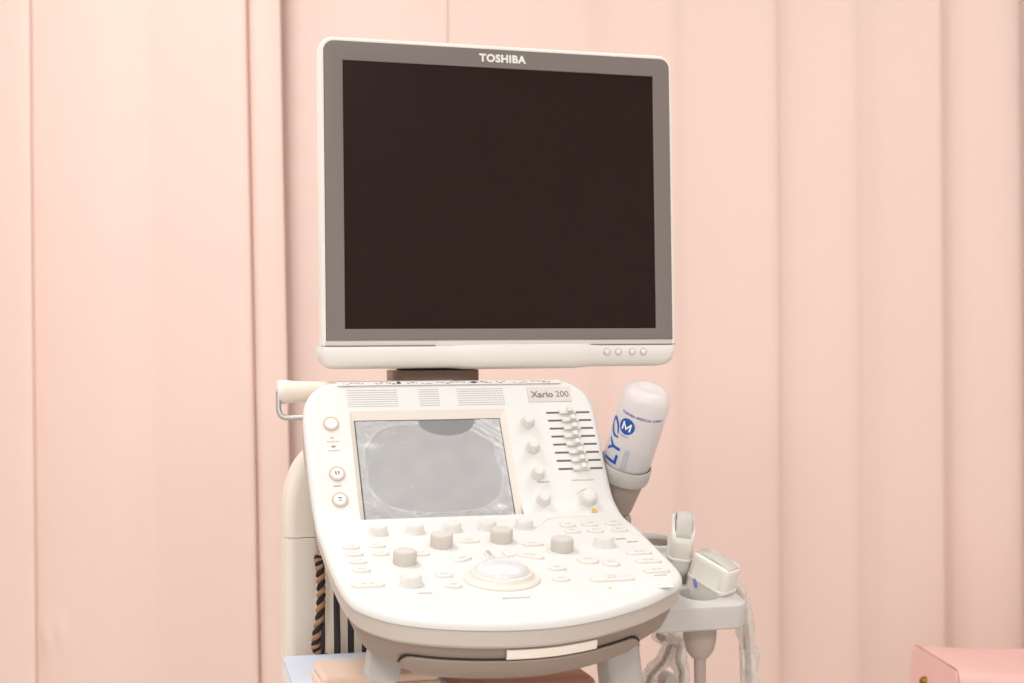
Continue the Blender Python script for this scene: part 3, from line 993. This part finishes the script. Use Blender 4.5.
box(bm, -SW / 2 - .001, SW / 2 + .001, -.0022, -.0012, -SH / 2 - .001, SH / 2 + .001)
obj('screen', bm, 'screen_black', monitor, smooth=False)
lg = text_mesh('TOSHIBA', .0126, .00055, .0003, spacing=1.10)
obj('maker_lettering', lg, 'logo_white', monitor, Matrix.Translation((-.0005, -.0051, SH / 2 + .0105)) @ Matrix.Rotation(math.pi / 2, 4, 'X') @ Matrix.Diagonal((1.0, .95, 1, 1)), smooth=False)
# chin: lower bar, proud in the middle
def chin():
    bm = bmesh.new()
    zt, zb = -SH / 2 - .0192, -SH / 2 - .0445
    x0, x1 = -SW / 2 - .0290, SW / 2 + .0268
    n = 60
    rings = []
    for i in range(n + 1):
        u = i / n
        u = (1 - math.cos(math.pi * u)) / 2
        xx = x0 + (x1 - x0) * u
        e = min(xx - x0, x1 - xx)
        R = .0200
        cut = R - math.sqrt(max(0, R * R - (R - min(e, R)) ** 2)) if e < R else 0
        d = 0.0
        for a, b in ((-.058, -.034), (.100, .078)):
            pass
        if -.066 < xx < .112:
            d = min(1, (xx + .066) / .026, (.112 - xx) / .026)
            d = d * d * (3 - 2 * d)
        f = -.0050 - .0050 * d
        zt2 = zt + .0012 * d
        zb2 = zb + cut - .0018 * d
        hz_ = (zt2 - zb2)
        sec = [(f + .003, zt2), (f + .0008, zt2 - .0006), (f, zt2 - .002), (f + .0010, zb2 + hz_ * .35), (f + .0035, zb2 + .0035), (f + .007, zb2 + .0008), (.020, zb2), (.034, zb2 + .004), (.034, zt2)]
        sq = min(1.0, .12 + math.sqrt(max(0.0, 1 - (1 - min(e, .010) / .010) ** 2)))
        rings.append([(xx, .012 + (y - .012) * sq, z) for y, z in sec])
    loft(bm, rings)
    return bm
chin_o = obj('monitor_chin', chin(), 'white_plastic', monitor)
bm = bmesh.new()
box(bm, -SW / 2 - .0262, -.084, -.0046, .012, -SH / 2 - .0192, -SH / 2 - .0184)
obj('chin_joint', bm, 'print_grey', monitor, smooth=False)
bm = bmesh.new()
box(bm, .104, SW / 2 + .0246, -.0046, .012, -SH / 2 - .0192, -SH / 2 - .0184)
obj('chin_joint', bm, 'print_grey', monitor, smooth=False)
for i, x in enumerate((.1245, .1390, .1565, .1710)):
    zz = -SH / 2 - .0275
    bm = lathe([(.0032, 0), (.0032, .0016), (.0026, .0021), (0, .0022)], 20, True, False)
    b = obj('menu_button', bm, 'logo_white', monitor, Matrix.Translation((x, -.0040, zz)) @ Matrix.Rotation(math.pi / 2, 4, 'X'))
    obj_ring = lathe([(.0033, .0005), (.0033, .0016), (.0042, .0016), (.0044, .0006)], 24, False, False)
    r_ = obj('menu_button_ring', obj_ring, 'ring_beige', monitor, Matrix.Translation((x, -.0040, zz)) @ Matrix.Rotation(math.pi / 2, 4, 'X'))
# swivel arm behind the monitor
bm = slab(.09, .040, .012, -SH / 2 - .085, -.02, .004, 6, -.072 + .0, .064)
obj('monitor_arm', bm, 'cream_plastic', monitor)

# ------------------------------------------------------------------ gel bottle (rests in its holder)
bot = thing('gel_bottle')
bot.matrix_world = MW @ MB_
tag(bot, 'upside-down clear gel bottle with blue lettering leaning in the side holder', 'bottle')
R_ = .0276
BL_ = .100
wall = lathe([(.0125, -.045), (.0140, -.030), (.0225, -.004), (R_ - .001, .004), (R_, .010), (R_, BL_ - .020), (R_ - .0004, BL_ - .012), (R_ - .0022, BL_ - .006), (R_ - .007, BL_ - .0015), (R_ - .013, BL_ + .0005), (R_ - .018, BL_ - .0010), (0, BL_ - .002)], 48, True, False)
obj('bottle_wall', wall, 'bottle_clear', bot)
gel = lathe([(.0105, -.043), (.0125, -.030), (.0205, -.004), (R_ - .003, .005), (R_ - .0022, .012), (R_ - .0022, BL_ - .032), (R_ - .006, BL_ - .0315), (0, BL_ - .031)], 44, True, False)
obj('gel_filling', gel, 'gel_clear', bot)
obj('bottle_cap', lathe([(.0, -.046), (.0120, -.0465), (.0150, -.0455), (.0150, -.034), (.0, -.0335)], 28, False, False), 'logo_white', bot)
def bm_mesh(b):
    d = bpy.data.meshes.new('marks')
    b.to_mesh(d)
    b.free()
    return d
def wrap(me, phi0, v0, rot=0.0, off=.00025):
    """lay a flat lettering mesh round the bottle; phi0 in degrees to the right of the viewer's side"""
    bm = bmesh.new()
    bm.from_mesh(me)
    bmesh.ops.triangulate(bm, faces=bm.faces[:])
    for _ in range(4):
        ee = [e for e in bm.edges if e.calc_length() > .0022]
        if not ee:
            break
        bmesh.ops.subdivide_edges(bm, edges=ee, cuts=1)
        bmesh.ops.triangulate(bm, faces=bm.faces[:])
    cr, sr = math.cos(rot), math.sin(rot)
    for v in bm.verts:
        a, b, z = v.co
        a, b = a * cr - b * sr, a * sr + b * cr
        ph = math.radians(phi0) + a / R_
        rr = R_ + off + z
        v.co = (rr * math.sin(ph), -rr * math.cos(ph), v0 + b)
    return bm
PH_M, V_M = -36, .0590
disc = bmesh.new()
bmesh.ops.create_circle(disc, cap_ends=True, segments=32, radius=.0096)
dme = bpy.data.meshes.new('disc')
disc.to_mesh(dme)
disc.free()
em = obj('emblem_disc', wrap(dme, PH_M, V_M, 0, .0002), 'bottle_blue', bot)
mb = bmesh.new()
for q in (((-.0055, -.0048), (-.0036, -.0048), (-.0036, .0048), (-.0055, .0048)), ((.0036, -.0048), (.0055, -.0048), (.0055, .0048), (.0036, .0048)),
          ((-.0042, .0048), (-.0036, .0012), (0, -.0046), (0, -.0012)), ((.0042, .0048), (0, -.0012), (0, -.0046), (.0036, .0012))):
    mb.faces.new([mb.verts.new((x, y, 0)) for x, y in q])
mme = bpy.data.meshes.new('letter')
mb.to_mesh(mme)
mb.free()
obj('emblem_letter', wrap(mme, PH_M, V_M, 0, .0005), 'logo_white', em, smooth=False)
obj('ring_lettering', wrap(text_mesh('TOSHIBA MEDICAL SUPPLY', .0043, .00008, .0001), -6, .0735), 'bottle_violet', bot, smooth=False)
obj('ring_lettering', wrap(bm_mesh(dashes([(-.004 + .0021 * i, -.0006 * (i % 2), .0016, .0010) for i in range(5)], 0, .0001)), PH_M, V_M - .0118), 'bottle_violet', bot, smooth=False)
obj('product_lettering', wrap(text_mesh('LY', .0255, .0004, .0001), -52, .0230, math.pi / 2), 'bottle_blue', bot, smooth=False)
# looped swash after the lettering
sw = bmesh.new()
sp_ = catmull([(1.35 * a, 1.35 * b, 0) for a, b in ((.006, .000), (.003, .007), (-.003, .010), (-.006, .006), (-.003, .001), (.002, -.003), (.0075, -.003))], 6)
aL, aR = [], []
for i, p in enumerate(sp_):
    t = (sp_[min(i + 1, len(sp_) - 1)] - sp_[max(i - 1, 0)]).normalized()
    nrm = Vector((-t.y, t.x, 0)) * (.0010 + .0014 * math.sin(math.pi * i / (len(sp_) - 1)))
    aL.append(p + nrm)
    aR.append(p - nrm)
loft(sw, [aL, aR], False, False, closed=False)
sme = bpy.data.meshes.new('swash')
sw.to_mesh(sme)
sw.free()
obj('swash', wrap(sme, -70, .0460), 'bottle_blue', bot, smooth=False)
obj('small_print', wrap(bm_mesh(dashes([(-.012 + .0026 * i, -.0034 * r, .0019, .0018) for i in range(10) for r in range(2)], 0, .0001)), -20, .020, math.pi / 2), 'bottle_pale_blue', bot, smooth=False)

def mloc2(px, py, yl):
    """machine-space point of a measured direction, on the plane y = yl of the machine"""
    inv = MW.inverted()
    o = inv @ Vector((0, 0, CAM_Z))
    dd = inv.to_3x3() @ (cam.matrix_world.to_3x3() @ Vector((px - 512, 341.5 - py, -FPX)))
    return o + dd * ((yl - o.y) / dd.y)
# ------------------------------------------------------------------ probes
def probe_body(hw_, th, L, neck_w, sag):
    """head at the top (+Z); sections of rounded rectangles; width along X, thickness along Y"""
    bm = bmesh.new()
    q = L * .34
    secs = [(-.055, .0045, .0045), (-.050, .0062, .0062), (-.034, neck_w * .8, .0085), (-.020, neck_w, .0098), (-.013, hw_ * .72, th * .88), (-.008, hw_ * .88, th * .96), (-.001, hw_ * .98, th), (q - .003, hw_, th), (q - .0024, hw_ + .0008, th + .0008), (q, hw_ + .0008, th + .0008), (q + .0010, hw_, th), (L - .004, hw_, th * .98)]
    rings = []
    for z, w, t in secs:
        rings.append([(x, y, z) for x, y in rrect(2 * w, 2 * t, min(w, t) * .62, 6)])
    for k, (dz, f) in enumerate(((0, .98), (.002, .93), (.0026, .80))):
        rings.append([(x, y, L - .003 + dz + sag * max(0, 1 - (x / hw_) ** 2)) for x, y in rrect(2 * hw_ * (1 - (.98 - f) * .5), 2 * th * f, th * f * .6, 6)])
    loft(bm, rings)
    return bm
def probe_lens(hw_, th, L, sag):
    bm = bmesh.new()
    rings = []
    n = 16
    for i in range(n + 1):
        x = -hw_ * .90 + 2 * hw_ * .90 * i / n
        zt = L + sag * (1 - (x / hw_) ** 2) + .0006
        sec = [(-th * .64, zt - .004), (-th * .64, zt - .0005), (-th * .58, zt), (th * .58, zt), (th * .64, zt - .0005), (th * .64, zt - .004)]
        rings.append([(x, y, z) for y, z in sec])
    loft(bm, rings)
    return bm
def probe(name, m, label, hw_, th, L, sag, mark=None, green=False):
    t = thing(name)
    t.matrix_world = MW @ m
    tag(t, label, 'probe', 'probes on the side tray')
    obj('probe_body', probe_body(hw_, th, L, .0125, sag), 'probe_white', t)
    obj('probe_lens', probe_lens(hw_, th, L, sag), 'lens_grey', t)
    if mark:
        obj('blue_mark', slab(.0046, .0095, .0020, -.0010, .0008, .0002, 4), 'probe_blue', t, mark)
    if green:
        bm = slab(.0016, .006, .0007, 0, .0006, .0002, 4)
        obj('green_mark', bm, 'probe_green', t, Matrix.Translation((hw_ * .4, th, L * .55)) @ Matrix.Rotation(-math.pi / 2, 4, 'X'))
    return t
# rotation helper: wide axis direction w (local machine), up axis a
def orient(pos, wdir, up):
    up = Vector(up).normalized()
    w = Vector(wdir)
    w = (w - up * w.dot(up)).normalized()
    th = up.cross(w)
    return Matrix(((w.x, th.x, up.x, pos[0]), (w.y, th.y, up.y, pos[1]), (w.z, th.z, up.z, pos[2]), (0, 0, 0, 1)))
tpos = ML(0, 0, TRH) @ Vector((.2360, -.0820, .022))
pr1 = probe('ultrasound_probe', orient(tpos, cam_dir + cam_right * -.05, Vector((0, 0, 1)) + cam_right * .10 + cam_dir * .42), 'slim white probe standing upright in the tray, seen edge-on', .0240, .0122, .032, .020, green=True)
tpos2 = mloc2(709, 591, -.145)
pr2 = probe('ultrasound_probe', orient(tpos2, cam_right * .62 + cam_dir * .58 + Vector((0, 0, -.42)), Vector((0, 0, 1)) + cam_right * .22 + cam_dir * .34), 'white probe with a blue mark leaning at the front of the tray', .0245, .0145, .036, .003,
            mark=Matrix.Translation((-.009, -.0146, .008)) @ Matrix.Rotation(math.pi / 2, 4, 'X') @ Matrix.Rotation(.5, 4, 'Z'))

def sleeve(path, r0, seed, n=18):
    bm = bmesh.new()
    dense = catmull(path, 10)
    rings = []
    for i, p in enumerate(dense):
        t = (dense[min(i + 1, len(dense) - 1)] - dense[max(i - 1, 0)]).normalized()
        a = Vector((0, 1, 0)) - t * t.y
        a.normalize()
        b = t.cross(a)
        rg = []
        for k in range(n):
            ph = 2 * math.pi * k / n
            r = r0 * (1 + .55 * noise.noise(Vector((math.cos(ph) * 1.6 + seed, math.sin(ph) * 1.6, i * .22))) + .25 * noise.noise(Vector((math.cos(ph) * 4 + seed, math.sin(ph) * 4, i * .7))))
            rg.append(p + a * r * math.sin(ph) + b * r * math.cos(ph))
        rings.append(rg)
    loft(bm, rings, False, False)
    return bm
# cable of the front probe: over the tray's edge and down, in a loose clear sleeve
cab = [Vector(p) for p in ((.268, -.120, OZ - .140), (.292, -.100, OZ - .126), (.306, -.096, OZ - .130), (.3140, -.098, OZ - .150), (.3175, -.100, OZ - .185), (.3195, -.100, OZ - .230), (.3190, -.095, OZ - .30), (.300, -.06, OZ - .40), (.25, .0, OZ - .52), (.245, .02, OZ - .62))]
inv2 = pr2.matrix_world.inverted() @ MW
obj('probe_cable', tube(catmull([inv2 @ p for p in cab], 8), .0034, 10), 'cable_beige', pr2)
obj('cable_sleeve', sleeve([inv2 @ p for p in cab[1:8]], .0095, 2.0), 'wrap_plastic', pr2)
inv1 = pr1.matrix_world.inverted() @ MW
e1 = inv1.inverted() @ Vector((0, 0, -.05))
cab1 = [e1, e1 + Vector((-.004, .03, -.045)), mloc2(679, 640, .03), mloc2(678, 660, .03), mloc2(679, 690, .03), Vector((.24, .04, OZ - .42)), Vector((.245, .05, OZ - .60))]
obj('probe_cable', tube(catmull([inv1 @ p for p in cab1], 8), .0036, 10), 'cable_beige', pr1)
obj('cable_sleeve', sleeve([inv1 @ p for p in cab1[1:6]], .0085, 5.0), 'wrap_plastic', pr1)
# another wrapped cable hanging behind the console's right corner
cb = thing('wrapped_cable')
cb.matrix_world = MW.copy()
tag(cb, 'looped cable in crinkled clear plastic hanging below the right console corner', 'cable')
pl = [mloc2(672, 622, .05), mloc2(671, 640, .05), mloc2(664, 660, .055), mloc2(652, 674, .06), mloc2(646, 692, .06), Vector((.235, .06, OZ - .40)), Vector((.24, .05, OZ - .56)), Vector((.245, .05, .62))]
obj('cable_core', tube(catmull(pl, 8), .0030, 10), 'cable_beige', cb)
obj('cable_sleeve', sleeve(pl[:6], .0085, 8.0), 'wrap_plastic', cb)
bm = lathe([(.0, -.012), (.008, -.012), (.010, -.008), (.010, .008), (.008, .012), (0, .012)], 20, False, False)
obj('cable_hook', bm, 'tray_plastic', machine, Matrix.Translation(mloc2(668, 681, .0)) @ Matrix.Rotation(math.pi / 2, 4, 'X'))
obj('hook_arm', tube([mloc2(668, 681, .0), mloc2(668, 700, .0), Vector((.20, .0, .60))], .005, 10), 'tray_plastic', machine)

# ------------------------------------------------------------------ things on the cart base
# striped bag
bag = thing('striped_bag')
bag.matrix_world = MW @ Matrix.Translation((-.062, .098, .60)) @ Matrix.Rotation(math.radians(0), 4, 'Z')
tag(bag, 'black and cream striped cloth bag tucked behind the console, by the pillar', 'bag')
bm = bmesh.new()
rings = []
for j in range(25):
    z = .002 + .262 * j / 24
    f = math.sin(math.pi * min(1, max(.0, (j / 24)))) ** .35 if 0 < j < 24 else .25
    ring = []
    for i in range(40):
        ph = 2 * math.pi * i / 40
        cx_, cy_ = math.cos(ph), math.sin(ph)
        w = .052 * (1 - .10 * j / 24)
        x = math.copysign(abs(cx_) ** .7, cx_) * w
        y = math.copysign(abs(cy_) ** .7, cy_) * .030 * (.35 + .65 * f)
        y += .004 * noise.noise(Vector((x * 60, z * 22, 2))) + .0025 * math.sin(x * 260)
        x += .006 * (1 - j / 24) + .012 * (j / 24) * -1
        ring.append((x, y, z))
    rings.append(ring)
loft(bm, rings)
obj('bag_cloth', bm, 'striped_canvas', bag)
def strand(path, r, ph, m, turns, rr):
    bm = bmesh.new()
    d = catmull(path, 14)
    pp = []
    for i, p in enumerate(d):
        a = turns * 2 * math.pi * i / (len(d) - 1) + ph
        pp.append(p + Vector((math.cos(a) * r, math.sin(a) * r, 0)))
    sweep(bm, pp, lambda i, n: circ(rr, 8))
    return bm
inb = (Matrix.Translation((-.062, .098, .60))).inverted()
rp = [inb @ p for p in (mloc2(333, 660, .064), mloc2(318, 652, .064), mloc2(316, 640, .064), mloc2(320, 615, .064), mloc2(321, 590, .064), mloc2(320, 568, .064), mloc2(319, 556, .064), mloc2(330, 552, .064))]
rope = obj('rope_handle', strand(rp, .0024, 0, 'rope_tan', 12, .0030), 'rope_tan', bag)
rope['label'] = 'twisted tan and black rope handle'
obj('rope_strand', strand(rp, .0024, math.pi, 'rope_black', 12, .0030), 'rope_black', rope)
bm = slab(.020, .012, .004, .004, .262, .003, 4, -.050, .020)
obj('bag_side', bm, 'bag_lining', bag)

def cuboid(w, d, h, bev):
    return slab(w, d, bev * 1.2, 0, h, bev, 4, bev0=bev * .5)
# pale blue box
bxl = thing('cardboard_box')
bxl.matrix_world = MW @ Matrix.Translation((-.0860, -.0455, .6005)) @ Matrix.Rotation(math.radians(-2), 4, 'Z')
tag(bxl, 'white box with a pale blue lid below the console, left', 'box')
obj('box_body', slab(.150, .205, .003, 0, .153, .001, 3), 'box_white', bxl)
obj('box_lid', slab(.1505, .2055, .003, .1532, .1580, .0008, 3), 'box_blue', bxl)
# folded peach towel on the box
tw = thing('folded_towel')
tw.matrix_world = MW @ Matrix.Translation((-.083, -.1000, .7588))
tag(tw, 'folded peach towel lying on the pale blue box', 'towel')
for k in range(2):
    obj('towel_fold', cuboid(.118 - .004 * k, .088 - .004 * k, .0092, .004), 'towel_peach', tw, Matrix.Translation((0, 0, .0093 * k)))
tw2 = thing('folded_towel')
tw2.matrix_world = MW @ Matrix.Translation((.083, .010, .6005))
tag(tw2, 'salmon pink folded towel barely showing under the console drawer', 'towel')
for k in range(4):
    obj('towel_fold', cuboid(.166, .130, .0350, .012), 'towel_pink', tw2, Matrix.Translation((.001 * (k % 2), 0, .0352 * k)))

# ------------------------------------------------------------------ pink bench at the right
bench = thing('padded_bench', (.737, 2.49, 0), math.radians(3))
tag(bench, 'pink vinyl padded bench in the lower right corner with a brass stud', 'bench')
def pad():
    bm = bmesh.new()
    L, D, z0, z1 = 1.30, .235, .34, .548
    n = 60
    rings = []
    for i in range(n + 1):
        x = L * i / n
        e = min(x, L - x)
        k = .004 * (1 - min(1, e / .006))
        sag = .010 * math.sin(math.pi * min(1, x / .35)) if x < .35 else 0
        tap = .018 * max(0, 1 - x / .02)
        sec = []
        for (y, z) in rrect(D, z1 - z0, .018, 6, D / 2, (z0 + z1) / 2):
            dz = -sag * (1 if z > z0 + .1 else 0)
            sec.append((x + (z1 - z) * -.10 * (1 if i < 3 else 0), y, z + dz))
        if i in (0, n):
            cy, cz = D / 2, (z0 + z1) / 2
            sec = [(a, cy + (b - cy) * .985, cz + (c - cz) * .985) for a, b, c in sec]
        rings.append(sec)
    loft(bm, rings)
    return bm
obj('bench_pad', pad(), 'vinyl_pink', bench)
seam = [Vector((x, y, z)) for x, y, z in [(.0030 - (.548 - z_) * .10, y_, z_) for y_, z_ in rrect(.235, .208, .018, 6, .1175, .444)]]
seam.append(seam[0].copy())
obj('pad_seam', tube(seam, .0009, 6), 'vinyl_seam', bench)
obj('brass_stud', lathe([(.0095, -.002), (.0095, .002), (.0075, .006), (.0040, .009), (0, .0095)], 24, True, False), 'brass', bench, Matrix.Translation((-.0060, .150, .4975)) @ Matrix.Rotation(-math.pi / 2, 4, 'Y'))
for x in (.08, 1.22):
    for y in (.03, .205):
        bm = lathe([(.014, 0), (.018, .34)], 16)
        obj('leg', bm, 'cream_plastic', bench, Matrix.Translation((x, y, 0)))
